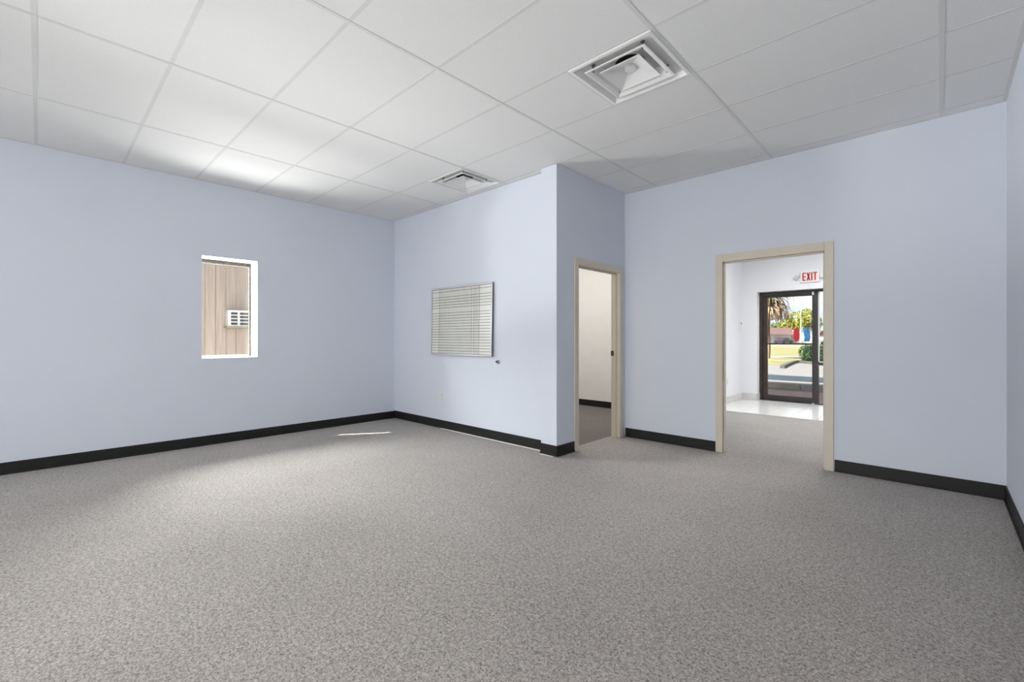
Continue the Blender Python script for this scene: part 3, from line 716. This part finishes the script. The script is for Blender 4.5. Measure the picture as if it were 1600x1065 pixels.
fb2 = fronds(230, 3.35, 1.25, 0.85, 1, rng, 0.45, 0.055)
for v_b in (fronds(90, 2.95, 0.8, 0.45, 1, rng, 0.25, 0.05),): fb2.add(v_b.v, v_b.f)
fb2.build('dead_fronds', M['frond'], pm)
fronds(60, 4.1, 1.5, 0.5, 1, rng, 0.3, 0.06).build('green_fronds', M['green'], pm)

# long store across the road
st = thing('store_building', (-30, 140, G), 'long low store with a pink roof band across the road', 'building')
def slab(b, P0, P1, depth, z0, z1):
    d = Vector((P1[0]-P0[0], P1[1]-P0[1])).normalized(); nn = Vector((-d.y, d.x))*depth
    b.prism([(P0[0], P0[1]), (P1[0], P1[1]), (P1[0]+nn.x, P1[1]+nn.y), (P0[0]+nn.x, P0[1]+nn.y)], z0, z1); return b
A0, A1 = (-44, 123.6), (-29.0, 137.6)
slab(B(), A0, A1, 8, G-0.05, 2.2).build('walls', M['palewall'], st)
d = (Vector(A1)-Vector(A0)).normalized(); nn = Vector((-d.y, d.x))*-0.5
slab(B(), (A0[0]+nn.x, A0[1]+nn.y), (A1[0]+nn.x, A1[1]+nn.y), 8.5, 2.2, 4.0).build('roof_band', M['pinkroof'], st)
for k in range(5):
    p = Vector(A0)+d*(2.5+k*3.4); e = p+d*1.8; f = Vector((-d.y, d.x))*-0.04
    slab(B(), (p.x+f.x, p.y+f.y), (e.x+f.x, e.y+f.y), 0.05, 0.6, 1.9).build('window', M['stucco'], st)
st2 = thing('white_store', (-24, 143, G), 'low white store behind the blue banner across the road', 'building')
slab(B(), (-28.2, 139.0), (-22.2, 144.6), 6, G-0.05, 3.0).build('walls', M['reveal'], st2)
slab(B(), (-28.4, 138.6), (-21.9, 144.7), 6.5, 3.0, 3.3).build('roof', M['palewall'], st2)
st3 = thing('red_roof_house', (-20.8, 131.5, G), 'small building with a dark red gabled roof seen through the sidelight', 'building')
B().box(-22.3, -17.3, 130, 136, G-0.05, 1.9).build('walls', M['palewall'], st3)
B().add([(-22.6,129.7,1.9),(-17.0,129.7,1.9),(-17.0,136.3,1.9),(-22.6,136.3,1.9),(-19.4,129.7,3.7),(-19.4,136.3,3.7)], [(0,1,4),(2,3,5),(1,2,5,4),(3,0,4,5),(0,3,2,1)]).build('roof', M['darkroof'], st3)

# banners and pole
def banner(x, y, hgt, prof, mat, label):
    t = thing('roadside_banner', (x, y, G), label, 'banner', 'tall roadside banners')
    B().tube((x, y, G-0.05), (x, y, hgt+0.25), 0.05, n=8).build('pole', M['darkpole'], t)
    b = B(); n = len(prof); th = 0.12
    dx = Vector((0.72, 0.69))     # faces the road
    vs = []
    for (u0, u1, z) in prof:
        for u in (u0, u1):
            vs.append((x+dx.x*u-0.69*th, y+dx.y*u+0.72*th, z)); vs.append((x+dx.x*u+0.69*th, y+dx.y*u-0.72*th, z))
    fs = []
    for i in range(n-1):
        a = i*4; c = a+4
        fs += [(a, a+2, c+2, c), (a+1, c+1, c+3, a+3), (a, c, c+1, a+1), (a+2, a+3, c+3, c+2)]
    fs += [(0, 1, 3, 2), ((n-1)*4, (n-1)*4+2, (n-1)*4+3, (n-1)*4+1)]
    b.add(vs, fs).build('cloth', mat, t)
banner(-23.34, 115.4, 3.5, [(-0.15,0.30,0.45),(-0.45,0.62,0.9),(-0.62,0.72,1.6),(-0.60,0.70,2.3),(-0.50,0.52,2.9),(-0.42,0.36,3.45)], M['redcloth'], 'red bulging banner on a dark pole across the road, left of the white pole')
banner(-21.80, 116.8, 3.5, [(-0.45,0.75,0.45),(-0.30,0.95,1.0),(-0.25,1.0,1.6),(-0.40,0.95,2.3),(-0.55,0.80,2.9),(-0.70,0.62,3.5)], M['bluecloth'], 'blue curved banner across the road, right of the white pole')
lp = thing('light_pole', (-21.44, 110.3, G), 'tall thin white pole between the red and blue banners', 'pole')
B().tube((-21.44, 110.3, G), (-21.44, 110.3, 7.1), 0.10, 0.07, n=10).build('shaft', M['whitepole'], lp)
B().tube((-21.44, 110.3, G-0.05), (-21.44, 110.3, 0.2), 0.2, n=12).build('base', M['path'], lp)

# cars
def car(x, y, rz, paint, label):
    t = thing('parked_car', (x, y, G), label, 'car', 'cars parked across the road')
    R = Matrix.Rotation(rz, 3, 'Z')
    def xf(b): b.v = [tuple(R @ Vector(v)+Vector((x, y, G))) for v in b.v]; return b
    prof = [(-2.1,.35),(-2.15,.75),(-1.9,.92),(-1.35,.98),(-0.85,1.42),(0.55,1.44),(1.15,.98),(1.95,.85),(2.15,.6),(2.1,.3)]
    b = B(); n = len(prof)
    b.add([(u, -0.85, z) for u, z in prof]+[(u, 0.85, z) for u, z in prof], [tuple(range(n)), tuple(reversed(range(n, 2*n)))]+[(i, n+i, n+(i+1) % n, (i+1) % n) for i in range(n)])
    xf(b).build('body', paint, t)
    for s in (-0.862, 0.852):
        g = B(); g.add([(-1.2,s,1.0),(1.0,s,1.0),(0.5,s,1.36),(-0.8,s,1.36),(-1.2,s+.01,1.0),(1.0,s+.01,1.0),(0.5,s+.01,1.36),(-0.8,s+.01,1.36)], [(0,1,2,3),(7,6,5,4),(0,4,5,1),(1,5,6,2),(2,6,7,3),(3,7,4,0)])
        xf(g).build('side_window', M['carglass'], t)
    for u in (-1.35, 1.35):
        for s in (-0.88, 0.70): xf(B().tube((u, s, 0.32), (u, s+0.18, 0.32), 0.32, n=18)).build('wheel', M['rubber'], t)
car(-24.2, 108.2, 1.3, M['carred'], 'dark car parked in front of the pink-banded store')
car(-16.6, 107.9, 0.76, M['carwhite'], 'white car parked across the road, seen through the sidelight')
